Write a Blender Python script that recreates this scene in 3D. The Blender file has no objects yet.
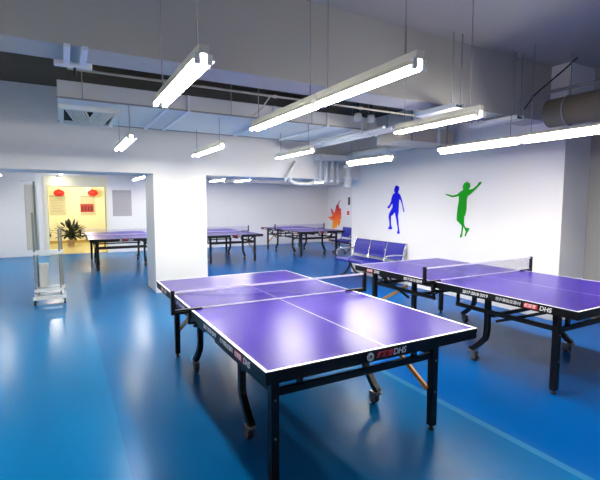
import bpy, bmesh, math, random
from mathutils import Vector, Matrix
random.seed(7)
SC = bpy.context.scene
COL = SC.collection

# ------------------------------------------------------------------ camera, world, exposure
YAW, PITCH, ROLL, FPX = 0.50778, 0.08696, 0.00157, 423.84
CAM = Vector((-0.8293, -1.8126, 1.5713))
cd = bpy.data.cameras.new('camera')
cam = bpy.data.objects.new('camera', cd); COL.objects.link(cam)
cd.sensor_width = 36.0; cd.lens = FPX * 36.0 / 600.0; cd.clip_start = 0.05
fw = Vector((math.sin(YAW)*math.cos(PITCH), math.cos(YAW)*math.cos(PITCH), -math.sin(PITCH)))
rt = Vector((math.cos(YAW), -math.sin(YAW), 0)); up = rt.cross(fw)
r2 = rt*math.cos(ROLL) + up*math.sin(ROLL); u2 = -rt*math.sin(ROLL) + up*math.cos(ROLL)
M = Matrix((r2, u2, -fw)).transposed().to_4x4(); M.translation = CAM
cam.matrix_world = M
SC.camera = cam

w = bpy.data.worlds.new('world'); SC.world = w; w.use_nodes = True
w.node_tree.nodes['Background'].inputs[0].default_value = (0.6, 0.7, 1.0, 1)
w.node_tree.nodes['Background'].inputs[1].default_value = 0.01
SC.view_settings.view_transform = 'Standard'
SC.view_settings.look = 'None'
SC.view_settings.exposure = 1.35
SC.view_settings.gamma = 1.0
SC.view_settings.use_curve_mapping = False
TUBE_STRENGTH = 40.0
TUBE_COLOR = (1.0, 0.958, 0.88)

# ------------------------------------------------------------------ helpers
def lin(c):
    c = c/255.0
    return c/12.92 if c <= 0.04045 else ((c+0.055)/1.055)**2.4
def rgb(r, g, b): return (lin(r), lin(g), lin(b), 1.0)

def mat(name, col, rough=0.6, metal=0.0, spec=0.5, bump=0.0, bscale=60.0, vary=0.0, vscale=3.0, emis=None, estr=0.0):
    m = bpy.data.materials.new(name); m.use_nodes = True
    nt = m.node_tree; b = nt.nodes['Principled BSDF']
    b.inputs['Base Color'].default_value = col
    b.inputs['Roughness'].default_value = rough
    b.inputs['Metallic'].default_value = metal
    b.inputs['Specular IOR Level'].default_value = spec
    if emis:
        b.inputs['Emission Color'].default_value = emis
        b.inputs['Emission Strength'].default_value = estr
    tc = nt.nodes.new('ShaderNodeTexCoord')
    if vary > 0:
        n = nt.nodes.new('ShaderNodeTexNoise'); n.inputs['Scale'].default_value = vscale; n.inputs['Detail'].default_value = 4
        nt.links.new(tc.outputs['Object'], n.inputs['Vector'])
        mx = nt.nodes.new('ShaderNodeMix'); mx.data_type = 'RGBA'
        mx.inputs['A'].default_value = tuple(c*(1-vary) for c in col[:3]) + (1,)
        mx.inputs['B'].default_value = tuple(min(1, c*(1+vary*0.5)) for c in col[:3]) + (1,)
        nt.links.new(n.outputs['Fac'], mx.inputs['Factor'])
        nt.links.new(mx.outputs['Result'], b.inputs['Base Color'])
    if bump > 0:
        n2 = nt.nodes.new('ShaderNodeTexNoise'); n2.inputs['Scale'].default_value = bscale
        nt.links.new(tc.outputs['Object'], n2.inputs['Vector'])
        bp = nt.nodes.new('ShaderNodeBump'); bp.inputs['Strength'].default_value = bump; bp.inputs['Distance'].default_value = 0.002
        nt.links.new(n2.outputs['Fac'], bp.inputs['Height'])
        nt.links.new(bp.outputs['Normal'], b.inputs['Normal'])
    return m

def math_node(nt, op, a, b=None, c=None):
    n = nt.nodes.new('ShaderNodeMath'); n.operation = op
    for i, v in enumerate((a, b, c)):
        if v is None: continue
        if isinstance(v, (int, float)): n.inputs[i].default_value = v
        else: nt.links.new(v, n.inputs[i])
    return n.outputs[0]
def mixc(nt, fac, a, b):
    mx = nt.nodes.new('ShaderNodeMix'); mx.data_type = 'RGBA'
    nt.links.new(fac, mx.inputs['Factor'])
    for k, v in (('A', a), ('B', b)):
        if isinstance(v, tuple): mx.inputs[k].default_value = v
        else: nt.links.new(v, mx.inputs[k])
    return mx.outputs['Result']

class MB:
    def __init__(s): s.bm = bmesh.new()
    def _face(s, vs, mi, sm):
        try:
            f = s.bm.faces.new(vs); f.material_index = mi; f.smooth = sm; return f
        except ValueError: return None
    def box(s, x0, x1, y0, y1, z0, z1, mi=0, bev=0.0):
        v = [s.bm.verts.new(p) for p in ((x0,y0,z0),(x1,y0,z0),(x1,y1,z0),(x0,y1,z0),(x0,y0,z1),(x1,y0,z1),(x1,y1,z1),(x0,y1,z1))]
        fs = [s._face([v[i] for i in q], mi, False) for q in ((3,2,1,0),(4,5,6,7),(0,1,5,4),(1,2,6,5),(2,3,7,6),(3,0,4,7))]
        if bev > 0:
            es = set(e for f in fs for e in f.edges)
            bmesh.ops.bevel(s.bm, geom=list(es), offset=bev, segments=2, affect='EDGES', profile=0.5, material=-1)
        return s
    def sweep(s, path, sec, mi=0, smooth=True, up=Vector((0,0,1)), closed=False):
        path = [Vector(p) for p in path]; n = len(path); rings = []
        prev = None
        for i, p in enumerate(path):
            if closed: t = (path[(i+1) % n] - path[i-1]).normalized()
            else:
                a = path[max(0, i-1)]; b = path[min(n-1, i+1)]
                t = (b-a).normalized()
            u = up - t*up.dot(t)
            if u.length < 1e-3:
                alt = Vector((0,1,0)) if prev is None else prev
                u = alt - t*alt.dot(t)
            u.normalize(); prev = u
            sd = t.cross(u)
            sc = 1.0
            rings.append([s.bm.verts.new(p + sd*q[0]*sc + u*q[1]*sc) for q in sec])
        k = len(sec)
        rng = range(n) if closed else range(n-1)
        for i in rng:
            A = rings[i]; B = rings[(i+1) % n]
            for j in range(k):
                s._face([A[j], A[(j+1) % k], B[(j+1) % k], B[j]], mi, smooth)
        if not closed:
            s._face(list(reversed(rings[0])), mi, False); s._face(rings[-1], mi, False)
        return s
    def tube(s, path, r, seg=12, mi=0, up=Vector((0,0,1)), closed=False):
        sec = [(r*math.cos(2*math.pi*i/seg), r*math.sin(2*math.pi*i/seg)) for i in range(seg)]
        return s.sweep(path, sec, mi, True, up, closed)
    def bar(s, path, wd, ht, mi=0, up=Vector((0,0,1))):
        sec = [(-wd/2,-ht/2),(wd/2,-ht/2),(wd/2,ht/2),(-wd/2,ht/2)]
        return s.sweep(path, sec, mi, False, up)
    def lathe(s, prof, c=(0,0,0), axis='z', seg=20, mi=0):
        rings = []
        for r, h in prof:
            ring = []
            for i in range(seg):
                a = 2*math.pi*i/seg
                x, y = r*math.cos(a), r*math.sin(a)
                p = {'z': (x, y, h), 'x': (h, x, y), 'y': (y, h, x)}[axis]
                ring.append(s.bm.verts.new(Vector(p)+Vector(c)))
            rings.append(ring)
        for A, B in zip(rings, rings[1:]):
            for j in range(seg): s._face([A[j], A[(j+1) % seg], B[(j+1) % seg], B[j]], mi, True)
        s._face(list(reversed(rings[0])), mi, False); s._face(rings[-1], mi, False)
        return s
    def prism(s, poly, f0, f1, mi=0, smooth=False):
        # poly: list of 2D points; f0/f1 map a 2D point to the two caps
        A = [s.bm.verts.new(f0(*q)) for q in poly]; B = [s.bm.verts.new(f1(*q)) for q in poly]
        n = len(poly)
        for j in range(n): s._face([A[j], A[(j+1) % n], B[(j+1) % n], B[j]], mi, smooth)
        for ring in (A, B):
            f = s._face(ring, mi, False)
            if f:
                f.normal_update()
                bmesh.ops.triangulate(s.bm, faces=[f], ngon_method='EAR_CLIP')
        return s
    def build(s, name, mats, parent=None, loc=None):
        bmesh.ops.recalc_face_normals(s.bm, faces=s.bm.faces[:])
        me = bpy.data.meshes.new(name); s.bm.to_mesh(me); s.bm.free()
        for m in (mats if isinstance(mats, (list, tuple)) else [mats]): me.materials.append(m)
        o = bpy.data.objects.new(name, me); COL.objects.link(o)
        if parent: o.parent = parent
        if loc: o.location = loc
        return o

def tag(o, label, cat, group=None, kind=None):
    o['label'] = label; o['category'] = cat
    if group: o['group'] = group
    if kind: o['kind'] = kind
    return o
def empty(name, loc, label, cat, group=None, rz=0.0):
    o = bpy.data.objects.new(name, None); COL.objects.link(o)
    o.location = loc; o.rotation_euler = (0, 0, rz); o.empty_display_size = 0.1
    return tag(o, label, cat, group)
def struct(name, mb, m, label=None):
    o = mb.build(name, m); o['kind'] = 'structure'
    if label: o['label'] = label
    return o
def copy_tree(o, parent=None):
    c = o.copy(); COL.objects.link(c)
    if parent: c.parent = parent
    for ch in list(o.children): copy_tree(ch, c)
    return c

def arc(c, r, a0, a1, n, fn):
    return [fn(c[0]+r*math.cos(math.radians(a0+(a1-a0)*i/n)), c[1]+r*math.sin(math.radians(a0+(a1-a0)*i/n))) for i in range(n+1)]

# ------------------------------------------------------------------ materials
M_wall = mat('wall_paint', rgb(238, 236, 234), 0.6, bump=0.1, bscale=90, vary=0.02, vscale=0.8)
M_column = mat('column_paint', rgb(242, 240, 235), 0.5, vary=0.02)
M_backwall = mat('back_wall_paint', rgb(222, 224, 228), 0.6, vary=0.02)
M_ceil = mat('ceiling_paint', rgb(176, 174, 166), 0.75, vary=0.05, vscale=1.2, bump=0.15, bscale=40)
M_beam = mat('beam_paint', rgb(186, 184, 178), 0.7, vary=0.04, vscale=1.5)
M_foyer = mat('foyer_cream_wall', rgb(244, 236, 200), 0.6, vary=0.03)
M_foyer_lintel = mat('foyer_lintel_paint', rgb(226, 224, 200), 0.6)
M_duct = mat('duct_white_sheet', rgb(216, 219, 217), 0.5, vary=0.04, vscale=2)
M_ductseam = mat('duct_flange_white', rgb(228, 232, 238), 0.5)
M_duct2 = mat('duct_beige_sheet', rgb(190, 182, 170), 0.6, vary=0.05)
M_rust = mat('duct_brown_wrap', rgb(120, 110, 92), 0.8, vary=0.1, vscale=5)
M_pipe = mat('pipe_white', rgb(225, 228, 230), 0.45, vary=0.03)
M_pipewarm = mat('conduit_cream', rgb(205, 196, 178), 0.5)
M_steel = mat('steel_grey', rgb(150, 152, 152), 0.4, 0.3)
M_dark = mat('dark_metal', rgb(38, 38, 42), 0.5, 0.2)
M_grille = mat('grille_white', rgb(232, 230, 222), 0.5)
M_void = mat('grille_void', rgb(22, 20, 20), 0.9)
M_hood = mat('reflector_white_enamel', rgb(232, 226, 208), 0.4)
M_tube = mat('fluorescent_tube_lit', (0.9, 0.9, 0.9, 1), 0.4, emis=TUBE_COLOR + (1,), estr=TUBE_STRENGTH)
M_black = mat('frame_black_powder_coat', rgb(7, 7, 9), 0.42, spec=0.3, vary=0.1)
M_brace = mat('brace_orange_bronze', rgb(206, 140, 66), 0.4, 0.35, vary=0.1, vscale=12)
M_rubber = mat('caster_rubber', rgb(30, 31, 34), 0.6)
M_castermetal = mat('caster_zinc', rgb(120, 122, 124), 0.35, 0.6)
M_white = mat('print_white', rgb(238, 238, 240), 0.5)
M_tape = mat('net_tape_white', rgb(226, 222, 238), 0.7)
M_red = mat('print_red', rgb(206, 24, 34), 0.5)
M_seat = mat('seat_blue_vinyl', rgb(26, 28, 150), 0.42, vary=0.08, vscale=6)
M_chrome = mat('chrome', rgb(205, 208, 212), 0.22, 0.9)
M_decalblue = mat('decal_blue', rgb(0, 10, 222), 0.6, spec=0.2, vary=0.04)
M_decalgreen = mat('decal_green', rgb(0, 156, 10), 0.6, spec=0.2, vary=0.04)
M_lantern = mat('lantern_red', rgb(214, 22, 16), 0.5)
M_gold = mat('lantern_gold', rgb(214, 160, 40), 0.4, 0.4)
M_leaf = mat('leaf_dark', rgb(24, 38, 22), 0.5, vary=0.25, vscale=8)
M_pot = mat('pot_pale_pink', rgb(222, 190, 176), 0.5)
M_soil = mat('soil', rgb(52, 40, 30), 0.9)
M_frame = mat('stand_white_frame', rgb(222, 226, 226), 0.4)
M_post = mat('stand_grey_post', rgb(128, 136, 134), 0.4, 0.3)
M_panel = mat('stand_grey_panel', rgb(196, 196, 188), 0.35)
M_doorgrey = mat('recess_grey', rgb(172, 170, 166), 0.6)
M_spot = mat('spot_lit', (1, .95, .8, 1), 0.4, emis=(1.0, 0.9, 0.62, 1), estr=14)
M_poster = mat('poster_paper_yellowed', rgb(208, 200, 164), 0.6, vary=0.04)
M_poster_grey = mat('poster_paper_grey', rgb(160, 160, 168), 0.6, vary=0.04, vscale=8)
M_postline = mat('poster_grey_line', rgb(150, 148, 150), 0.7)
M_photo = mat('poster_photo_red', rgb(186, 50, 44), 0.6, vary=0.6, vscale=14)
M_photodark = mat('poster_photo_dark', rgb(92, 34, 36), 0.6, vary=0.4, vscale=14)

def floor_material():
    m = bpy.data.materials.new('floor_blue_sports_vinyl'); m.use_nodes = True
    nt = m.node_tree; b = nt.nodes['Principled BSDF']
    tc = nt.nodes.new('ShaderNodeTexCoord'); sp = nt.nodes.new('ShaderNodeSeparateXYZ')
    nt.links.new(tc.outputs['Object'], sp.inputs[0]); X, Y = sp.outputs[0], sp.outputs[1]
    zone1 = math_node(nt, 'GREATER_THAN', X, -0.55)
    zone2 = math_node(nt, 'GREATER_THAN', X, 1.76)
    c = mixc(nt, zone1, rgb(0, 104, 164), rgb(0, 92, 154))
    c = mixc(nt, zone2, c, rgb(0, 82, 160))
    line = math_node(nt, 'COMPARE', X, 1.73, 0.03)
    c = mixc(nt, line, c, rgb(40, 112, 168))
    # vinyl weld seams every 1.8 m along the room
    n = nt.nodes.new('ShaderNodeTexNoise'); n.inputs['Scale'].default_value = 0.9; n.inputs['Detail'].default_value = 3
    nt.links.new(tc.outputs['Object'], n.inputs['Vector'])
    f = math_node(nt, 'MULTIPLY', n.outputs['Fac'], 0.10)
    c = mixc(nt, f, c, rgb(16, 104, 156))
    nt.links.new(c, b.inputs['Base Color'])
    n2 = nt.nodes.new('ShaderNodeTexNoise'); n2.inputs['Scale'].default_value = 1.6
    nt.links.new(tc.outputs['Object'], n2.inputs['Vector'])
    nt.links.new(math_node(nt, 'MULTIPLY_ADD', n2.outputs['Fac'], 0.05, 0.22), b.inputs['Roughness'])
    b.inputs['Specular IOR Level'].default_value = 0.06
    b.inputs['Specular Tint'].default_value = (0.42, 0.70, 1.0, 1)
    n3 = nt.nodes.new('ShaderNodeTexNoise'); n3.inputs['Scale'].default_value = 140
    nt.links.new(tc.outputs['Object'], n3.inputs['Vector'])
    bp = nt.nodes.new('ShaderNodeBump'); bp.inputs['Strength'].default_value = 0.06; bp.inputs['Distance'].default_value = 0.001
    nt.links.new(n3.outputs['Fac'], bp.inputs['Height']); nt.links.new(bp.outputs['Normal'], b.inputs['Normal'])
    return m
M_floor = floor_material()
M_tile = mat('foyer_floor_tile', rgb(206, 192, 136), 0.25, vary=0.05)

TW, TL, TH = 1.515, 2.74, 0.76
def top_material():
    m = bpy.data.materials.new('tabletop_purple_lined'); m.use_nodes = True
    nt = m.node_tree; b = nt.nodes['Principled BSDF']
    tc = nt.nodes.new('ShaderNodeTexCoord'); sp = nt.nodes.new('ShaderNodeSeparateXYZ')
    nt.links.new(tc.outputs['Object'], sp.inputs[0]); X, Y = sp.outputs[0], sp.outputs[1]
    dx = math_node(nt, 'ABSOLUTE', math_node(nt, 'SUBTRACT', X, TW/2))
    dy = math_node(nt, 'ABSOLUTE', math_node(nt, 'SUBTRACT', Y, TL/2))
    e1 = math_node(nt, 'GREATER_THAN', dx, TW/2-0.02)
    e2 = math_node(nt, 'GREATER_THAN', dy, TL/2-0.02)
    e3 = math_node(nt, 'LESS_THAN', dx, 0.0022)
    ln = math_node(nt, 'MAXIMUM', math_node(nt, 'MAXIMUM', e1, e2), e3)
    n = nt.nodes.new('ShaderNodeTexNoise'); n.inputs['Scale'].default_value = 2.0
    nt.links.new(tc.outputs['Object'], n.inputs['Vector'])
    base = mixc(nt, n.outputs['Fac'], rgb(42, 18, 130), rgb(47, 22, 136))
    nt.links.new(mixc(nt, ln, base, rgb(240, 240, 246)), b.inputs['Base Color'])
    b.inputs['Roughness'].default_value = 0.27
    b.inputs['Specular IOR Level'].default_value = 0.2
    return m
M_top = top_material()

def net_material():
    m = bpy.data.materials.new('net_mesh_weave'); m.use_nodes = True
    nt = m.node_tree; b = nt.nodes['Principled BSDF']
    b.inputs['Base Color'].default_value = rgb(60, 56, 140); b.inputs['Roughness'].default_value = 0.8
    tc = nt.nodes.new('ShaderNodeTexCoord'); sp = nt.nodes.new('ShaderNodeSeparateXYZ')
    nt.links.new(tc.outputs['Object'], sp.inputs[0])
    fx = math_node(nt, 'LESS_THAN', math_node(nt, 'PINGPONG', sp.outputs[0], 0.004), 0.00042)
    fz = math_node(nt, 'LESS_THAN', math_node(nt, 'PINGPONG', sp.outputs[2], 0.004), 0.00042)
    al = math_node(nt, 'MAXIMUM', fx, fz)
    nt.links.new(al, b.inputs['Alpha'])
    return m
M_net = net_material()

def flame_material():
    m = bpy.data.materials.new('decal_orange_print'); m.use_nodes = True
    nt = m.node_tree; b = nt.nodes['Principled BSDF']
    tc = nt.nodes.new('ShaderNodeTexCoord'); sp = nt.nodes.new('ShaderNodeSeparateXYZ')
    nt.links.new(tc.outputs['Object'], sp.inputs[0])
    n = nt.nodes.new('ShaderNodeTexNoise'); n.inputs['Scale'].default_value = 6
    nt.links.new(tc.outputs['Object'], n.inputs['Vector'])
    z = math_node(nt, 'ADD', sp.outputs[2], math_node(nt, 'MULTIPLY', math_node(nt, 'SUBTRACT', n.outputs['Fac'], 0.5), 0.5))
    mr = nt.nodes.new('ShaderNodeMapRange'); mr.inputs['From Min'].default_value = 0.5; mr.inputs['From Max'].default_value = 1.6
    nt.links.new(z, mr.inputs['Value'])
    cr = nt.nodes.new('ShaderNodeValToRGB'); e = cr.color_ramp.elements
    e[0].position = 0.0; e[0].color = rgb(250, 176, 30); e[1].position = 1.0; e[1].color = rgb(150, 20, 70)
    k = cr.color_ramp.elements.new(0.45); k.color = rgb(245, 96, 16)
    k = cr.color_ramp.elements.new(0.75); k.color = rgb(215, 34, 40)
    nt.links.new(mr.outputs[0], cr.inputs[0]); nt.links.new(cr.outputs[0], b.inputs['Base Color'])
    return m
M_flame = flame_material()

# ------------------------------------------------------------------ structure
SLAB = 3.36
XL, YB, YBACK, XR2 = -2.8, -4.0, 12.8, 8.6
HZ = 2.07
YH0, YH1 = 5.79, 6.6
XR = 4.9

struct('floor', MB().box(XL-.2, XR2+.2, YB-.2, YBACK+.2, -0.1, 0.0), M_floor)
struct('ceiling', MB().box(XL-.2, 5.7, YB-.2, YH0+.2, SLAB, SLAB+.1), M_ceil)
struct('ceiling_back', MB().box(XL-.2, XR2+.2, YH1-.2, YBACK+.2, 2.9, 3.0), M_backwall)
M_voidslab = mat('recess_dark_brown', rgb(84, 74, 60), 0.9, vary=0.2, vscale=4)  # recess ceiling gets a darker brown than the slab around it
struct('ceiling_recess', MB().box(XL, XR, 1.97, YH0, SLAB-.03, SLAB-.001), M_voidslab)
struct('wall_left', MB().box(XL-.2, XL, YB-.2, YBACK+.2, 0, SLAB), M_wall)
struct('wall_rear', MB().box(XL, 5.7, YB-.2, YB, 0, SLAB), M_wall)
# right wall pier, its end face and the recess beyond it
struct('wall_right', MB().box(XR, XR+.75, 1.37, 6.06, 0, SLAB), M_wall)
struct('wall_recess', MB().box(5.45, 5.65, YB, 1.37, 0, SLAB), M_doorgrey)
struct('wall_pilaster', MB().box(XR-.045, XR, 1.37, 1.98, 0, SLAB), M_wall)
# header beam with the column that carries it
h = MB(); h.box(XL, XR+.2, YH0, YH1, HZ, SLAB)
struct('wall_header', h, M_wall)
struct('wall_column', MB().box(0.53, 1.45, YH0, YH1, 0, HZ), M_column)
struct('wall_partition', MB().box(XR+.75, XR2, 6.06, YH1, 0, SLAB), M_wall)
struct('wall_right_back', MB().box(XR2, XR2+.2, 6.15, YBACK+.2, 0, 3.0), M_backwall)
# back wall with the opening to the foyer
b = MB()
OX0, OX1, OZ = -1.23, 0.33, 2.06
b.box(XL, OX0, YBACK, YBACK+.25, 0, 3.0)
b.box(OX1, XR2, YBACK, YBACK+.25, 0, 3.0)
b.box(OX0, OX1, YBACK, YBACK+.25, OZ, 3.0)
struct('wall_back', b, M_backwall)
t = MB()
t.box(OX0-.09, OX0, YBACK-.03, YBACK+.27, 0, OZ)
t.box(OX1, OX1+.09, YBACK-.03, YBACK+.27, 0, OZ)
t.box(OX0-.09, OX1+.09, YBACK-.03, YBACK+.27, OZ, OZ+.3)
struct('trim_foyer', t, M_foyer_lintel)
f = MB()
f.box(-2.4, 2.2, 17.0, 17.2, 0, 2.7)
f.box(-2.6, -2.4, YBACK+.25, 17.2, 0, 2.7)
f.box(2.2, 2.4, YBACK+.25, 17.2, 0, 2.7)
struct('wall_foyer', f, M_foyer)
struct('ceiling_foyer', MB().box(-2.6, 2.4, YBACK+.25, 17.2, 2.6, 2.7), M_foyer_lintel)
struct('floor_foyer', MB().box(-2.6, 2.4, YBACK+.2, 17.2, -0.1, 0.001), M_tile)
struct('baseboard_foyer', MB().box(-2.4, 2.2, 16.975, 17.0, 0.001, 0.1), mat('foyer_skirting', rgb(190, 160, 80), 0.4))
# deep concrete beams under the slab
struct('ceiling_beam', MB().box(XL, XR, 1.6, 1.97, 2.65, SLAB), M_beam)
struct('ceiling_beam_back', MB().box(XL, XR2, 9.3, 9.65, 2.42, 2.9), M_backwall)

# ------------------------------------------------------------------ fluorescent fixtures
def light(name_i, x, y0, y1, z, ceil, label, group, tilt=0.0):
    L = y1 - y0; cy = (y0+y1)/2
    root = empty('fluorescent_light', (x, cy, z), label, 'ceiling light', group)
    body = root
    m = MB()
    m.box(-.028, .028, -L/2, L/2, .035, .080)
    for sgn in (-1, 1):   # folded reflector wings
        sec = [(sgn*.026, .040), (sgn*.057, .006), (sgn*.059, .002), (sgn*.057, -.002), (sgn*.053, .002), (sgn*.026, .032)]
        m.prism(sec, lambda a, c: (a, -L/2, c), lambda a, c: (a, L/2, c))
    m.build('reflector', M_hood, root)
    for sgn in (-1, 1):
        tb = MB(); tb.tube([(sgn*.033, -L/2+.02, .0), (sgn*.033, L/2-.02, .0)], .0145, 14)
        tb.build('tube', M_tube, root)
        for e in (-1, 1):
            hd = MB(); yy = e*(L/2-.012)
            hd.box(sgn*.033-.015, sgn*.033+.015, yy-.010, yy+.010, -.018, .036)
            hd.build('lamp_holder', M_white, root)
    for e in (-1, 1):
        yy = e*(L/2-.12)
        rd = MB(); rd.tube([(0, yy, .078), (0, yy, ceil - z)], .004, 6, up=Vector((0,1,0)))
        rd.build('suspension_rod', M_steel, root)
    if tilt:
        for ch in root.children:
            if not ch.name.startswith('suspension'): ch.rotation_euler = (0, tilt, 0)
    return root
Z = 2.31
fx = [
 (-.16, .42, 1.58, SLAB, 'twin tube light nearest the top left corner, hanging in front of the deep beam'),
 (.88, -.07, .97, SLAB, 'nearer of two end to end twin tube lights crossing the top centre'),
 (.88, .98, 2.22, SLAB, 'farther of two end to end twin tube lights crossing the top centre'),
 (2.26, .62, 1.66, SLAB, 'twin tube light hanging under the cable tray right of top centre'),
 (3.9, 3.6, 4.83, SLAB, 'twin tube light above the blue seats at the far end of the right wall'),
 (3.9, 1.37, 2.6, SLAB, 'twin tube light above the green runner on the right wall'),
 (3.9, .12, 1.35, SLAB, 'twin tube light at the right edge, joined to the one above the green runner'),
 (3.9, -1.13, .10, SLAB, 'twin tube light continuing the right wall row past the picture edge'),
 (-.12, 3.43, 4.70, 2.697, 'short looking twin tube light below the air grille at the left'),
 (1.02, 3.6, 4.93, 2.7, 'twin tube light in front of the white column'),
 (2.3, 3.45, 4.58, 2.7, 'twin tube light in front of the lintel, right of the column'),
]
for i, (x, y0, y1, c, lb) in enumerate(fx):
    light(i, x, y0, y1, Z, c, lb, 'twin tube lights of the front room', math.radians(38) if x > 3.5 else 0)
for x, y0, y1, lb in ((3.3, 10.2, 11.4, 'back room tube light nearest the column, glimpsed under the lintel'),
                      (4.0, 9.9, 11.1, 'back room tube light second right of the column, glimpsed under the lintel'),
                      (1.05, 10.0, 11.8, 'back room tube light seen through the left opening above the grey notice'),
                      (1.9, 10.1, 11.3, 'added back room fill light near the back wall behind the column'),  # from here on: unseen fixtures added to brighten the back room
                      (6.6, 10.0, 11.25, 'added back room fill light nearest the orange runner'),
                      (-2.2, 9.9, 11.15, 'added back room fill light at the left in front of the foyer'),
                      (5.6, 7.4, 8.65, 'added back room fill light above the table beside the orange runner'),
                      (2.9, 7.4, 8.65, 'added back room fill light above the table right of the column'),
                      (0.4, 7.4, 8.65, 'added back room fill light above the table seen through the left opening')):
    light(0, x, y0, y1, 2.25 if y0 > 9.7 else 2.5, 2.9, lb, 'twin tube lights of the back room')

# ------------------------------------------------------------------ air duct, grille and pipes
DX0, DX1, DY0, DY1, DZ0, DZ1 = -.84, 3.5, 3.5, 5.05, 2.70, 2.88
root = empty('air_duct', ((DX0+DX1)/2, DY0, DZ0), 'long flat white air duct running across above the lintel', 'air duct')
ox, oy, oz = (DX0+DX1)/2, DY0, DZ0
MB().box(DX0-ox, DX1-ox, 0, DY1-oy, 0, DZ1-oz, bev=.006).build('duct_body', M_duct, root)
for sx in (.30, .56, 1.72, 2.58, 3.2):
    m = MB()
    m.box(sx-ox-.02, sx-ox+.02, -.02, DY1-oy+.02, -.022, -.001)
    m.box(sx-ox-.012, sx-ox+.012, -.018, -.001, 0, DZ1-oz)
    m.build('flange', M_ductseam, root)
for yy in (-.012, DY1-oy-.012):
    MB().box(DX0-ox-.01, DX1-ox+.01, yy, yy+.022, -.012, .004).build('edge_strip', M_steel, root)
for hx in (-.6, 1.1, 2.3, 3.3):
    MB().tube([(hx-ox, -.03, -.01), (hx-ox, -.03, SLAB-oz)], .005, 6, up=Vector((0,1,0))).build('hanger_rod', M_steel, root)

gx0, gx1, gy0, gy1 = -.83, -.18, 3.86, 4.95
root = empty('air_grille', ((gx0+gx1)/2, (gy0+gy1)/2, DZ0), 'white slatted air grille on the left end of the duct', 'air vent')
gw, gl = (gx1-gx0)/2, (gy1-gy0)/2
m = MB()
m.box(-gw, gw, -gl, -gl+.07, -.05, -.001); m.box(-gw, gw, gl-.07, gl, -.05, -.001)
m.box(-gw, -gw+.05, -gl+.07, gl-.07, -.05, -.001); m.box(gw-.05, gw, -gl+.07, gl-.07, -.05, -.001)
m.build('frame', M_grille, root)
MB().box(-gw+.05, gw-.05, -gl+.07, gl-.07, -.012, -.002).build('back_plate', M_void, root)
for i in range(7):
    x = -gw+.075 + i*.033
    MB().bar([(x, -gl+.09, -.042), (x+.12, gl-.12, -.042)], .017, .020, up=Vector((.3,0,1))).build('slat', M_grille, root)
for i in range(7):
    x = gw-.07 - i*.033
    MB().bar([(x, -gl+.09, -.042), (x-.06, gl-.12, -.042)], .017, .020, up=Vector((-.3,0,1))).build('slat', M_grille, root)

m = MB(); m.box(3.58, 4.67, 3.0, 3.6, 2.5, 2.72, bev=.008)
root = empty('branch_duct', (4.1, 3.3, 2.5), 'short beige branch duct beside the right wall above the tube lights', 'air duct')
o = m.build('duct_body', M_duct2, root); o.location = (-4.1, -3.3, -2.5)
for hx in (3.75, 4.5):
    MB().box(hx-.012-4.1, hx+.012-4.1, -.31, -.30, 0, SLAB-2.5).build('hanger_strap', M_steel, root)
MB().box(4.28-4.1, 4.33-4.1, -.318, -.300, -.01, .225).build('flange', M_ductseam, root)

root = empty('round_duct', (4.5, .2, 2.68), 'brown wrapped round duct at the upper right edge along the right wall', 'air duct')
MB().tube([(0, -1.6, 0), (0, 1.18, 0)], .17, 24).build('duct_body', M_rust, root)
for yy in (-1.2, .1, .95):
    MB().tube([(.174*math.cos(a), yy, .174*math.sin(a)) for a in [2*math.pi*i/24 for i in range(24)]], .008, 6, up=Vector((0,1,0)), closed=True).build('strap', M_steel, root)
    MB().tube([(0, yy, .17), (0, yy, SLAB-2.68)], .005, 6, up=Vector((0,1,0))).build('hanger_rod', M_steel, root)

def pipe(name, path, r, m, label, cat='pipe', group=None, flanges=(), up=Vector((0,0,1)), seg=14):
    p0 = Vector(path[0])
    root = empty(name, p0, label, cat, group)
    MB().tube([Vector(p)-p0 for p in path], r, seg, up=up).build('pipe_run', m, root)
    for (fp, ax, fr, ft) in flanges:
        q = Vector(fp)-p0
        MB().lathe([(fr*.98, -ft), (fr, -ft*.8), (fr, ft*.8), (fr*.98, ft)], q, ax, 18).build('collar', m, root)
    return root
pipe('conduit', [(-.75, 2.6, 2.765), (4.6, 2.6, 2.765)], .012, M_pipewarm, 'thin pale conduit running across the dark gap behind the deep beam', 'conduit',
     flanges=[((x, 2.6, 2.765), 'x', .02, .02) for x in (.1, 1.3, 2.5, 3.6)])
pipe('conduit', [(1.25, 2.62, 2.78), (1.32, 2.75, 2.81), (1.36, 2.95, 2.79), (1.365, 3.1, 2.74), (1.365, 3.42, 2.70)], .008, M_pipewarm, 'short curved conduit drooping from the thin conduit towards the duct face', 'conduit')
for k, x in enumerate((3.14, 3.27, 3.40)):
    pipe('water_pipe', [(x, 2.9, 2.63), (x, 5.75, 2.63)], .026, M_pipe, ('leftmost', 'middle', 'rightmost')[k]+' of three thin parallel white pipes under the right end of the duct', group='parallel pipes under the duct',
         flanges=[((x, 3.4, 2.63), 'y', .036, .02), ((x, 4.7, 2.63), 'y', .036, .02)])
pipe('water_pipe', [(4.4, 3.7, 2.56), (4.4, 5.48, 2.56)], .07, M_duct, 'thick white pipe running back over the blue seats', flanges=[((4.4, 4.2, 2.56), 'y', .085, .025), ((4.4, 5.3, 2.56), 'y', .085, .025)])
MBx = MB(); MBx.box(3.72, 4.66, 5.5, 5.78, 2.44, 2.56, bev=.01)
tag(MBx.build('pipe_shelf_box', M_duct), 'pale boxed duct end from which the drop pipes descend', 'air duct')
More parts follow.
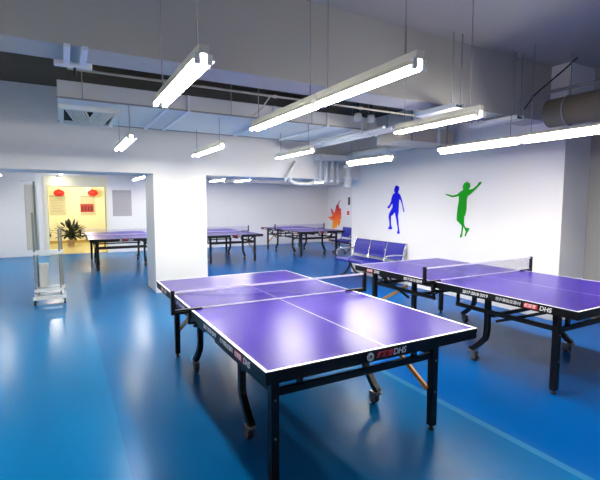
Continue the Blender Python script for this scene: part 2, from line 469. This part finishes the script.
for k, x in enumerate((3.83, 3.97, 4.11, 4.25)):
    pipe('drop_pipe', [(x, 5.70, 2.44), (x, 5.70, 1.99)], .04 if k else .034, M_pipe, ('first', 'second', 'third', 'fourth')[k]+' from the left of the white vertical pipes on the lintel end', group='vertical pipes on the lintel end', up=Vector((0,1,0)),
         flanges=[((x, 5.70, 2.03), 'z', .055, .02)])
pipe('drop_pipe', [(4.47, 5.62, 2.44), (4.47, 5.62, 1.90)], .075, M_pipe, 'thickest white vertical pipe with collars, beside the right wall corner', up=Vector((0,1,0)),
     flanges=[((4.47, 5.62, 2.34), 'z', .10, .03), ((4.47, 5.62, 2.10), 'z', .115, .025), ((4.47, 5.62, 1.93), 'z', .095, .03)])
pipe('bent_pipe', [(3.70, 5.68, 2.04), (3.66, 5.68, 1.99), (3.52, 5.68, 1.955), (3.36, 5.68, 1.95), (3.22, 5.68, 1.965), (3.14, 5.68, 2.0), (3.11, 5.68, 2.05)], .036, M_pipe, 'white bent pipe curving under the lintel left of the drop pipes', up=Vector((0,1,0)))
pipe('slanted_pipe', [(3.26, 5.72, 2.40), (3.02, 5.72, 2.0)], .03, M_pipe, 'white slanted pipe leaning across the lintel', up=Vector((0,1,0)))
pipe('conduit', [(4.43, 2.4, 2.93), (4.43, -1.2, 2.93)], .02, M_steel, 'grey conduit running along the top of the right wall', 'conduit')
pipe('cable', [(4.16, 1.5, 2.72), (4.2, 1.4, 2.88), (4.38, 1.33, 3.04), (4.57, 1.27, 3.2), (4.7, 1.2, 3.34)], .009, M_dark, 'dark cable rising steeply towards the slab at the upper right', 'cable')

def tray(x, y0, y1, z, label):
    root = empty('cable_tray', (x, (y0+y1)/2, z), label, 'cable tray', 'cable trays')
    L = (y1-y0)/2
    m = MB(); m.box(-.07, .07, -L, L, 0, .006); m.box(-.07, -.062, -L, L, .006, .05); m.box(.062, .07, -L, L, .006, .05)
    m.build('channel', M_pipe, root)
    for k in (-.03, .02):
        MB().tube([(k, -L, .02), (k, L, .02)], .011, 8).build('cable', M_dark, root)
    for e in (-1, 1):
        for sx in (-.066, .066):
            top = 2.65 if 1.6 < (y0+y1)/2+e*(L-.05) < 1.97 else SLAB
            MB().tube([(sx, e*(L-.05), .05), (sx, e*(L-.05), top-z)], .006, 6, up=Vector((0,1,0))).build('hanger_rod', M_steel, root)
tray(2.88, 1.38, 1.97, 2.58, 'short white cable tray right of top centre in front of the deep beam')
tray(4.02, 1.45, 2.15, 2.58, 'short white cable tray near the right wall in front of the deep beam')

root = empty('mounting_bracket', (-.71, 1.78, 2.65), 'pale steel bracket under the deep beam at the top left', 'bracket')
for sx in (-.055, .055):
    MB().box(sx-.02, sx+.02, -.22, .17, -.03, -.001, bev=.004).build('strip', M_ductseam, root)
MB().box(-.14, .12, .17, .215, -.045, -.001, bev=.004).build('cross_bar', M_ductseam, root)
MB().tube([(0, .19, -.02), (0, .19, -.12)], .010, 8, up=Vector((0,1,0))).build('hook', M_dark, root)

for k, (x, lb) in enumerate(((2.98, 'left of two small valves at the right end of the dark ceiling gap'), (3.22, 'right of two small valves at the right end of the dark ceiling gap'))):
    root = empty('pipe_valve', (x, 3.3, 2.82), lb, 'valve', 'valves in the ceiling gap')
    MB().lathe([(.02, -.06), (.05, -.05), (.06, 0), (.05, .05), (.02, .06)], (0,0,0), 'z', 16).build('valve_body', M_pipe, root)
    MB().tube([(0,0,.05), (0,0,SLAB-2.82)], .012, 8, up=Vector((0,1,0))).build('stem', M_dark, root)
    MB().tube([(.05*math.cos(a), .05*math.sin(a), .13) for a in [2*math.pi*i/16 for i in range(16)]], .008, 6, closed=True).build('hand_wheel', M_dark, root)

root = empty('air_duct', (5.9, 11.85, 2.24), 'grey back room duct glimpsed under the lintel right of the column', 'air duct')
MB().box(-2.3, 2.6, -.3, .3, 0, .2, bev=.008).build('duct_body', M_duct, root)
for xx in (-1.4, -.2, 1.0):
    MB().box(xx-.03, xx+.03, -.32, .32, -.02, -.001).build('flange', M_ductseam, root)
for xx in (-2.0, 0, 2.2):
    MB().tube([(xx, 0, .2), (xx, 0, .66)], .008, 6, up=Vector((0,1,0))).build('hanger_rod', M_steel, root)
# ------------------------------------------------------------------ table tennis tables
def text_mesh(body, size, m, parent, loc, rot, shear=0.0, name='lettering', bold=0.0):
    cu = bpy.data.curves.new(name, 'FONT'); cu.body = body; cu.size = size; cu.extrude = .0006; cu.shear = shear
    cu.offset = bold
    cu.align_x = 'LEFT'; cu.align_y = 'CENTER'
    tmp = bpy.data.objects.new('tmp', cu); COL.objects.link(tmp)
    dg = bpy.context.evaluated_depsgraph_get(); dg.update()
    me = bpy.data.meshes.new_from_object(tmp.evaluated_get(dg))
    bpy.data.objects.remove(tmp); me.name = name
    me.materials.clear(); me.materials.append(m)
    o = bpy.data.objects.new(name, me); COL.objects.link(o)
    o.parent = parent; o.location = loc; o.rotation_euler = rot
    return o

def caster(parent, x, y, sgn):
    # swivel caster under a curved leg; the fork trails towards the table middle
    m = MB()
    m.lathe([(.014, .09), (.026, .092), (.026, .106), (.014, .109)], (x, y, 0), 'z', 14)
    for s2 in (-1, 1):
        m.box(x-.006+s2*.022-.004, x-.006+s2*.022+.004, min(y+sgn*.005, y+sgn*.068), max(y+sgn*.005, y+sgn*.068), .028, .098)
    m.box(x-.032, x+.020, min(y-sgn*.02, y+sgn*.07), max(y-sgn*.02, y+sgn*.07), .090, .100)
    fk = m.build('caster', M_castermetal, parent)
    wv = MB(); wv.lathe([(.034, -.017), (.042, -.013), (.042, .013), (.034, .017)], (x-.006, y+sgn*.045, .042), 'x', 20)
    return fk, wv

def make_table():
    root = empty('table_tennis_table', (0, 0, 0), 'x', 'table tennis table', 'table tennis tables')
    for half in (0, 1):
        # everything is built for the near half and mirrored lengthwise for the far one
        def P(x, y, z): return (x, y if half == 0 else TL-y, z)
        def boxh(m, x0, x1, y0, y1, z0, z1, mi=0, bev=0):
            ya, yb = (y0, y1) if half == 0 else (TL-y1, TL-y0)
            m.box(x0, x1, ya, yb, z0, z1, mi, bev)
        sg = 1 if half == 0 else -1
        m = MB(); boxh(m, 0, TW, 0, TL/2-.002, TH-.024, TH)
        tp = m.build('tabletop', [M_top, M_black], root)
        for pl in tp.data.polygons:
            if pl.normal.z < 0.5: pl.material_index = 1
        m = MB(); a0, a1 = TH-.068, TH-.024
        boxh(m, .003, TW-.003, .003, .025, a0, a1); boxh(m, .003, .025, .025, TL/2-.01, a0, a1)
        boxh(m, TW-.025, TW-.003, .025, TL/2-.01, a0, a1); boxh(m, .025, TW-.025, TL/2-.035, TL/2-.01, a0, a1)
        boxh(m, .025, TW-.025, .55, .58, a0+.02, a1)
        ap = m.build('apron', M_black, root)
        # printing on the long side and the end
        zc = (a0+TH)/2 - .002
        rs = (math.pi/2, 0, -math.pi/2)
        if half == 0:
            text_mesh('2017·2018·2019', .042, M_white, ap, (-.0006, 1.04, zc), rs, .2, bold=.0008)
            text_mesh('世乒赛指定器材', .034, M_white, ap, (-.0006, .69, zc), rs, .15)
            bx = MB(); bx.box(-.0018, -.0001, .31, .425, zc-.019, zc+.019); bx.build('red_badge', M_red, ap)
            text_mesh('红双喜', .033, M_white, ap, (-.0022, .422, zc), rs, .25, bold=.0006)
            text_mesh('DHS', .05, M_white, ap, (-.0006, .295, zc), rs, .2, bold=.0008)
            rf = (math.pi/2, 0, 0)
            em = MB()
            em.tube([(  .635+.021*math.cos(a), -.0006, zc+.021*math.sin(a)) for a in [2*math.pi*i/28 for i in range(28)]], .0036, 6, up=Vector((0,1,0)), closed=True)
            em.tube([(.635+.011*math.cos(a)+.002, -.0006, zc+.014*math.sin(a)) for a in [2*math.pi*i/16 for i in range(16)]], .0032, 6, up=Vector((0,1,0)), closed=True)
            em.build('emblem', M_white, ap)
            text_mesh('红双喜', .038, mat('print_red_letters', rgb(250, 70, 84), .5), ap, (.680, -.0006, zc), rf, .25, bold=.0014)
            text_mesh('DHS', .05, M_white, ap, (.798, -.0006, zc), rf, .2, bold=.001)
        else:
            bx = MB(); bx.box(-.0018, -.0001, 2.37, 2.49, zc-.019, zc+.019); bx.build('red_badge', M_red, ap)
            text_mesh('红双喜', .033, M_white, ap, (-.0022, 2.487, zc), rs, .25, bold=.0006)
            text_mesh('DHS', .05, M_white, ap, (-.0006, 2.355, zc), rs, .2, bold=.0008)
            text_mesh('2017·2018·2019', .042, M_white, ap, (-.0006, 1.84, zc), rs, .2, bold=.0008)
        for sx in (0, 1):
            X = lambda v: v if sx == 0 else TW - v
            # straight end leg with a levelling foot
            m = MB(); xx = X(.15); yl = .23
            boxh(m, xx-.024, xx+.024, yl-.024, yl+.024, .035, a1)
            lg = m.build('leg', M_black, root)
            m = MB(); q = P(xx, yl, 0); m.lathe([(.020, 0), (.020, .012), (.012, .016), (.012, .036)], q, 'z', 14)
            m.build('levelling_foot', M_rubber, lg)
            for zz in (.50, .28):
                m = MB(); q = P(xx, yl-.0265, zz); m.lathe([(.007, -.003), (.007, .003)], q, 'y', 10); m.build('bolt', M_castermetal, lg)
            # curved inner leg on a caster
            xc = .21 if sx == 0 else 1.27
            pts = [P(xc, .86, a1), P(xc, .86, .34)]
            pts += [P(xc, .86-.035*(1-math.cos(t)), .34-.10*math.sin(t)*1.0) for t in (.5, 1.0)]
            pts += [P(xc, .80, .205), P(xc, .735, .140), P(xc, .70, .118), P(xc, .69, .104)]
            m = MB(); m.bar(pts, .044, .044, up=Vector((1, 0, 0)))
            cl = m.build('curved_leg', M_black, root)
            fk, wv = caster(cl, xc, P(0, .69, 0)[1], sg)
            wv.build('wheel', M_rubber, cl)
            # side rail, diagonal strut and folding brace
            m = MB(); m.bar([P(xx, yl, .545), P(xx, TL/2-.14, .545)], .022, .04); m.build('side_rail', M_black, root)
            m = MB(); m.bar([P(xx+.0, .27, .685), P(X(.19), .80, .46)], .02, .026); m.build('strut', M_black, root)
            m = MB(); m.bar([P(xx, TL/2-.16, .545), P(xx, TL/2-.16, a0)], .024, .024, up=Vector((0,1,0))); m.build('rail_hanger', M_black, root)
            if sx != half:
                m = MB(); m.bar([P(X(.178), yl+.02, .29), P(X(.178), .54, .455), P(X(.178), .78, .60)], .016, .034); m.build('brace', M_brace, root)
        m = MB(); m.bar([P(.15, .23, .535), P(TW-.15, .23, .535)], .026, .040); m.build('cross_bar', M_black, root)
        m = MB(); m.bar([P(.21, .86, .50), P(TW-.21, .86, .50)], .024, .034); m.build('cross_bar', M_black, root)
        for sx in (.32, TW-.32):
            m = MB(); m.bar([P(sx, .24, .545), P(sx, .24, a0)], .03, .03, up=Vector((0,1,0))); m.build('upright', M_black, root)
    return root

def make_net():
    root = empty('table_tennis_net', (0, 0, TH), 'x', 'table tennis net', 'table tennis nets')
    E = .135
    m = MB(); m.box(-E+.012, TW+E-.012, -.0006, .0006, .006, .140); m.build('net_mesh', M_net, root)
    m = MB(); m.box(-E+.012, TW+E-.012, -.003, .003, .138, .1525); m.build('top_tape', M_tape, root)
    m = MB(); m.box(-E+.012, TW+E-.012, -.0025, .0025, .003, .012); m.build('bottom_cord', M_tape, root)
    for s in (0, 1):
        X = lambda v: v if s == 0 else TW - v
        def bx(m, x0, x1, *r): a, b2 = sorted((X(x0), X(x1))); m.box(a, b2, *r)
        m = MB(); bx(m, -E-.012, -E+.014, -.014, .014, -.022, .160); ps = m.build('post', M_black, root)
        m = MB(); bx(m, -E, .085, -.016, .016, .0005, .012); bx(m, -E, -.01, -.013, .013, -.022, -.004)
        bx(m, -.022, -.006, -.018, .018, -.09, .012); bx(m, -.022, .055, -.014, .014, -.108, -.092)
        m.build('clamp', M_black, ps)
        m = MB(); q = (X(.035), 0, -.12); m.lathe([(.018, -.016), (.020, -.012), (.020, .0), (.006, .004), (.006, .033)], q, 'z', 14); m.build('clamp_screw', M_dark, ps)
    return root

tproto = make_table(); nproto = make_net()
tables = [((-.015, -.012), 'large purple table tennis table in the centre foreground',
           'net stretched across the purple table in the centre foreground'),
          ((2.51, -.05), 'purple table tennis table at the right edge beside the wall with the runners',
           'net stretched across the purple table at the right edge'),
          ((-.36, 8.5), 'purple table tennis table seen through the opening left of the white column',
           'net on the table seen through the opening left of the column'),
          ((2.24, 8.42), 'purple table tennis table in the back room just right of the white column',
           'net on the back room table just right of the column'),
          ((4.98, 8.6), 'purple table tennis table in the back room in front of the orange runner',
           'net on the back room table in front of the orange runner')]
for i, ((x, y), lt, ln) in enumerate(tables):
    a = tproto if i == 0 else copy_tree(tproto)
    a.location = (x, y, 0); a['label'] = lt
    if i == 1: a.scale.y = 1.02; a.location.y = y - .055
    if i == 1:   # its near left curved leg is swung the other way, towards the net
        for ch in a.children:
            if ch.name.startswith('curved_leg') and (ch.bound_box[0][0] < .5) and ch.bound_box[0][1] < TL/2-.3 and ch.bound_box[6][1] < TL/2:
                ch.scale.y = -1; ch.location.y = 1.77
    n = nproto if i == 0 else copy_tree(nproto)
    n.location = (x, y+TL/2, TH+.0005); n['label'] = ln

# ------------------------------------------------------------------ rows of linked seats
def bench(loc, seats, label, group, rz=0.0):
    root = empty('seat_row', loc, label, 'bench', group, rz)
    PT = .525; L = seats*PT
    # local: +x towards the wall, y along the row starting at 0
    for k in range(seats):
        y0, y1 = k*PT+.025, (k+1)*PT-.025
        prof = [(-.02, .405), (-.10, .385), (-.25, .378), (-.38, .390), (-.45, .402), (-.49, .395), (-.51, .370)]
        th = .028
        up_ = [(x, z+th*.5) for x, z in prof]; lo = [(x+.004, z-th*.5) for x, z in reversed(prof)]
        m = MB(); m.prism(up_+lo, lambda a, c: (a, y0, c), lambda a, c: (a, y1, c)); m.build('seat', M_seat, root)
        profb = [(.00, .475), (.015, .52), (.02, .60), (.035, .70), (.055, .765), (.078, .795)]
        up_ = [(x-.012, z) for x, z in profb]; lo = [(x+.014, z) for x, z in reversed(profb)]
        m = MB(); m.prism(up_+lo, lambda a, c: (a, y0, c), lambda a, c: (a, y1, c)); m.build('backrest', M_seat, root)
    for k in range(seats+1):
        yy = k*PT
        m = MB(); m.bar([(-.46, yy, .385), (-.20, yy, .360), (-.02, yy, .40), (.015, yy, .50), (.035, yy, .62), (.09, yy, .80)], .022, .035, up=Vector((0,1,0)).cross(Vector((0,0,1))))
        m.build('side_frame', M_chrome, root)
    for yy in (0.0, L):
        m = MB(); m.tube([(-.44, yy, .39), (-.455, yy, .48), (-.44, yy, .555), (-.38, yy, .585), (-.2, yy, .59), (.0, yy, .58), (.035, yy, .56)], .015, 10, up=Vector((0,1,0)))
        m.build('armrest', M_chrome, root)
    m = MB(); m.box(-.27, -.19, .0, L, .30, .355, bev=.004); m.build('beam', M_dark, root)
    for yy in (.20, L-.20):
        m = MB()
        m.tube([(-.23, yy, .30), (-.27, yy, .20), (-.36, yy, .08), (-.47, yy, .018)], .02, 10, up=Vector((0,1,0)))
        m.tube([(-.23, yy, .30), (-.19, yy, .20), (-.10, yy, .08), (.02, yy, .018)], .02, 10, up=Vector((0,1,0)))
        lg = m.build('leg', M_dark, root)
        m = MB(); m.lathe([(.026, 0), (.026, .012), (.016, .02)], (-.47, yy, 0), 'z', 12); m.lathe([(.026, 0), (.026, .012), (.016, .02)], (.02, yy, 0), 'z', 12)
        m.build('foot', M_rubber, lg)
    return root
bench((4.79, 4.25, 0), 3, 'row of three blue seats with metal arms against the right wall', 'seat rows')
bench((7.1, 8.6, 0), 2, 'blue seats in the back room beside the orange runner, half hidden by the wall', 'seat rows')

# ------------------------------------------------------------------ wall figures
def decal(name, poly, x, m, label, cat='wall decal', group='runner silhouettes on the walls', extra=()):
    mb = MB()
    mb.prism(poly, lambda a, c: (x-.006, a, c), lambda a, c: (x-.0005, a, c))
    o = mb.build(name, m); tag(o, label, cat, group)
    return o
BLUE = [(4.58,1.92),(4.51,1.89),(4.51,1.84),(4.54,1.79),(4.54,1.77),(4.48,1.74),(4.44,1.67),(4.40,1.56),(4.37,1.47),(4.35,1.41),(4.37,1.40),(4.39,1.45),(4.42,1.55),(4.47,1.64),(4.50,1.64),(4.51,1.55),(4.51,1.48),(4.51,1.39),(4.53,1.32),(4.51,1.21),(4.50,1.12),(4.48,1.03),(4.46,.98),(4.53,.97),(4.54,1.0),(4.52,1.04),(4.54,1.14),(4.57,1.25),(4.60,1.33),(4.62,1.39),(4.70,1.32),(4.73,1.32),(4.73,1.20),(4.72,1.12),(4.69,1.08),(4.70,1.05),(4.81,1.05),(4.81,1.07),(4.77,1.10),(4.77,1.18),(4.80,1.29),(4.79,1.36),(4.72,1.45),(4.69,1.49),(4.69,1.55),(4.71,1.56),(4.78,1.48),(4.83,1.46),(4.84,1.50),(4.79,1.53),(4.74,1.60),(4.72,1.68),(4.68,1.75),(4.62,1.78),(4.65,1.80),(4.64,1.87),(4.61,1.91)]
GREEN = [(2.92,1.92),(2.86,1.89),(2.85,1.83),(2.88,1.81),(2.86,1.79),(2.79,1.81),(2.72,1.86),(2.69,1.90),(2.66,1.91),(2.64,1.89),(2.67,1.86),(2.74,1.80),(2.80,1.75),(2.84,1.72),(2.90,1.68),(2.91,1.62),(2.91,1.55),(2.91,1.48),(2.93,1.38),(2.95,1.35),(2.95,1.23),(2.92,1.18),(2.84,1.17),(2.85,1.13),(2.89,1.08),(2.91,1.03),(2.93,1.04),(2.91,1.11),(2.93,1.15),(2.96,1.19),(2.97,1.11),(2.98,1.02),(3.02,1.0),(3.02,1.04),(3.0,1.08),(2.99,1.20),(3.05,1.25),(3.10,1.29),(3.10,1.37),(3.09,1.50),(3.07,1.61),(3.07,1.69),(3.13,1.68),(3.21,1.67),(3.30,1.70),(3.35,1.71),(3.35,1.73),(3.28,1.72),(3.20,1.70),(3.11,1.72),(3.05,1.76),(2.99,1.79),(3.0,1.85),(2.97,1.90)]
ORANGE = [(11.9, 1.7), (11.94, 1.63), (12.0, 1.56), (12.02, 1.47), (11.96, 1.39), (11.89, 1.34), (11.83, 1.37), (11.86, 1.26), (11.82, 1.17), (11.86, 1.06), (11.8, 1.0), (11.89, 0.95), (11.89, 0.83), (11.95, 0.7), (12.02, 0.64), (12.05, 0.75), (12.12, 0.68), (12.17, 0.57), (12.25, 0.63), (12.31, 0.51), (12.4, 0.58), (12.47, 0.54), (12.45, 0.71), (12.4, 0.86), (12.52, 0.92), (12.63, 0.85), (12.59, 0.95), (12.8, 0.98), (12.66, 1.03), (12.54, 1.02), (12.45, 1.07), (12.52, 1.21), (12.57, 1.32), (12.49, 1.36), (12.42, 1.25), (12.32, 1.17), (12.26, 1.28), (12.22, 1.37), (12.19, 1.47), (12.1, 1.53), (12.03, 1.59), (11.95, 1.67)]
decal('runner_decal', BLUE, XR, M_decalblue, 'blue silhouette of a standing player on the white right wall')
decal('runner_decal', GREEN, XR, M_decalgreen, 'green silhouette of a leaping player with spread arms on the right wall')
decal('runner_decal', ORANGE, XR2, M_flame, 'orange and red flaring player figure on the back room side wall')
root = empty('wall_sign', (XR2, 11.32, 1.64), 'small dark sign on the back room side wall beside the orange figure', 'sign')
MB().box(-.012, -.001, -.06, .06, -.14, .15, bev=.003).build('sign_board', M_dark, root)
MB().box(-.014, -.012, -.03, .03, -.06, .08).build('symbol', M_photodark, root)
root = empty('wall_sign', (XR2, 11.36, 1.19), 'small red and white sign below the dark sign in the back room', 'sign')
MB().box(-.012, -.001, -.09, .09, -.11, .11, bev=.003).build('sign_board', M_white, root)
MB().box(-.014, -.012, -.07, .07, -.07, .09).build('red_panel', M_red, root)

# ------------------------------------------------------------------ foyer: notices, lanterns, plants, spots
def poster(x0, x1, z0, z1, y, m, label, photo=None):
    root = empty('notice', ((x0+x1)/2, y, (z0+z1)/2), label, 'poster', 'notices')
    hw, hh = (x1-x0)/2, (z1-z0)/2
    MB().box(-hw, hw, -.012, -.001, -hh, hh, bev=.002).build('sheet', m, root)
    g = MB(); g.box(-hw*.85, hw*.85, -.014, -.012, hh*.84, hh*.90)
    if not photo:
        for k in range(9):
            zz = hh*.62 - k*hh*.16
            g.box(-hw*.8, hw*(.75 if k % 3 else .5), -.0135, -.012, zz-.006, zz+.006)
    g.build('ruled_lines', M_postline, root)
    if photo:
        a, b2, c, d = photo
        MB().box(a-(x0+x1)/2, b2-(x0+x1)/2, -.015, -.012, c-(z0+z1)/2, d-(z0+z1)/2).build('photo', M_photo, root)
        for k in range(4):
            xx = a-(x0+x1)/2 + (b2-a)*(.12+.22*k)
            MB().box(xx, xx+.05, -.017, -.015, c-(z0+z1)/2+.05, c-(z0+z1)/2+.22).build('photo_figure', M_photodark, root)
    return root
poster(-1.30, -.75, 1.09, 1.86, 17.0, M_poster, 'pale notice on the cream foyer wall under the left red lantern')
poster(-.25, .29, 1.07, 1.86, 17.0, M_poster, 'notice with a red photograph on the cream foyer wall', (-.25, .22, 1.20, 1.52))
poster(.53, 1.09, 1.15, 1.97, YBACK, M_poster_grey, 'grey notice on the back wall left of the white column')
for x, z, lb in ((-.955, 1.93, 'red lantern above the pale notice at the far left of the foyer'), (.186, 1.95, 'red lantern above the notice with the red photograph')):
    root = empty('paper_lantern', (x, 16.5, z), lb, 'lantern', 'red lanterns in the foyer')
    MB().lathe([(.05, -.12), (.12, -.10), (.17, -.05), (.185, 0), (.17, .05), (.12, .10), (.05, .12)], (0,0,0), 'z', 24).build('lantern_body', M_lantern, root)
    MB().lathe([(.05, .12), (.055, .14), (.05, .15)], (0,0,0), 'z', 16).build('cap', M_gold, root)
    MB().tube([(0,0,.15), (0,0,2.6-z)], .004, 6, up=Vector((0,1,0))).build('cord', M_dark, root)

def plant(loc, ph, pr_, fol_r, z0, z1, n, label):
    root = empty('potted_plant', loc, label, 'plant', 'potted plants in the foyer')
    MB().lathe([(pr_*.7, 0), (pr_*.75, .02), (pr_, ph-.03), (pr_*1.08, ph-.03), (pr_*1.08, ph), (pr_*.95, ph)], (0,0,0), 'z', 22).build('pot', M_pot, root)
    MB().lathe([(.001, ph-.012), (pr_*.94, ph-.012), (pr_*.94, ph-.006), (.001, ph-.004)], (0,0,0), 'z', 18).build('soil', M_soil, root)
    m = MB(); st = MB()
    for k in range(n):
        a = random.uniform(0, 2*math.pi); q = math.sqrt(random.random())
        tip = Vector((fol_r*q*math.cos(a), fol_r*q*math.sin(a), z0 + (z1-z0)*random.uniform(.1, 1.0)*(1-.35*q*q)))
        base = Vector((0, 0, ph-.01)); mid = (base*.45+tip*.55) + Vector((0, 0, .10))
        st.tube([base + (tip-base)*.02 + Vector((.03*math.cos(a), .03*math.sin(a), 0)), mid, tip], .006, 5)
        d = (tip-mid).normalized(); s = d.cross(Vector((0,0,1)))
        if s.length < .01: s = Vector((1,0,0))
        s.normalize(); Ln = random.uniform(.20, .30); W = random.uniform(.045, .075)
        d = (d + Vector((0, 0, random.uniform(-.5, .4)))).normalized(); nn = s.cross(d).normalized()*.012
        p = [tip-d*.02, tip+d*Ln*.35+s*W, tip+d*Ln*.7+s*W*.7, tip+d*Ln, tip+d*Ln*.7-s*W*.7, tip+d*Ln*.35-s*W]
        top = [m.bm.verts.new(v + (nn if i in (1,2,4,5) else nn*.3)) for i, v in enumerate(p)]
        bot = [m.bm.verts.new(v + (nn*.6 if i in (1,2,4,5) else -nn*.1)) for i, v in enumerate(p)]
        m._face(top, 0, True); m._face(list(reversed(bot)), 0, True)
        for j in range(6): m._face([top[j], bot[j], bot[(j+1) % 6], top[(j+1) % 6]], 0, False)
    st.build('stems', M_leaf, root); m.build('foliage', M_leaf, root)
plant((-.64, 15.5, .001), .24, .13, .34, .34, .80, 110, 'big dark leaved plant in a pale pot in the foyer')
plant((-1.50, 16.2, .001), .26, .11, .16, .35, .72, 40, 'smaller dark plant at the left edge of the foyer opening')

def spot(loc, label, aim, power):
    root = empty('spot_lamp', loc, label, 'lamp', 'warm spot lamps of the foyer')
    MB().lathe([(.03, .10), (.05, .08), (.065, 0), (.06, -.005)], (0,0,0), 'z', 18).build('shade', M_frame, root)
    MB().lathe([(.001, -.02), (.04, -.012), (.058, .0), (.001, .004)], (0,0,0), 'z', 18).build('bulb', M_spot, root)
    MB().tube([(0,0,.10), (0,0,2.6-loc[2] if loc[1] > 13 else 2.9-loc[2])], .008, 6, up=Vector((0,1,0))).build('stem', M_frame, root)
    ld = bpy.data.lights.new('spot_glow', 'POINT'); ld.energy = power; ld.color = (1.0, .94, .80); ld.shadow_soft_size = .06
    lo = bpy.data.objects.new('spot_glow', ld); COL.objects.link(lo); lo.parent = root; lo.location = (0, 0, -.1)
spot((-.92, 12.5, 2.30), 'warm spot lamp hanging in front of the foyer lintel', None, 2.0)
spot((-.86, 11.8, 2.36), 'warm spot lamp nearest the front lintel, above the other hanging spot', None, 2.0)
spot((-.03, 15.5, 2.05), 'warm spot lamp inside the foyer beside the right red lantern', None, 22)
spot((-1.2, 14.6, 2.45), 'warm spot lamp inside the foyer hidden above its lintel at the left', None, 28)

# ------------------------------------------------------------------ wheeled stand at the left edge
root = empty('wheeled_stand', (-1.05, 5.8, 0), 'white and grey wheeled steel stand with a panel at the left edge', 'stand')
for yy in (-.08, .22):
    MB().bar([(-.24, yy, .105), (.20, yy, .105)], .04, .05).build('foot_bar', M_frame, root)
for xx in (-.20, .16):
    MB().bar([(xx, -.08, .15), (xx, .22, .15)], .03, .03).build('base_rail', M_frame, root)
for xx in (-.22, .18):
    for yy in (-.08, .22):
        c = MB(); c.box(xx-.012, xx+.012, yy-.02, yy+.02, .055, .082); c.lathe([(.022, -.012), (.030, -.010), (.030, .010), (.022, .012)], (xx, yy+.0, .030), 'x', 16)
        c.build('caster', M_rubber, root)
for xx, yy, h0 in ((.135, -.05, 1.16), (.165, .20, 1.16), (-.20, -.05, 1.42), (-.17, .20, 1.90)):
    MB().bar([(xx, yy, .12), (xx, yy, h0)], .026, .026, up=Vector((0,1,0))).build('post', M_post, root)
for zz in (.80, .22):
    MB().bar([(-.22, -.05, zz), (.18, -.05, zz)], .03, .045).build('cross_rail', M_frame, root); MB().bar([(-.20, .20, zz), (.19, .20, zz)], .03, .045).build('cross_rail', M_frame, root)
m = MB(); m.box(-.155, -.02, .05, .16, .25, .62, bev=.01); m.build('box', M_panel, root)
m = MB(); m.box(-.30, -.155, .20, .225, .83, 1.85, bev=.01); m.build('panel', M_panel, root)
m = MB(); m.tube([(-.14, .20, .83), (-.14, .20, 1.80), (-.15, .20, 1.86), (-.18, .20, 1.90), (-.22, .20, 1.91), (-.34, .20, 1.91)], .012, 10, up=Vector((0,1,0))); m.build('panel_frame', M_frame, root)
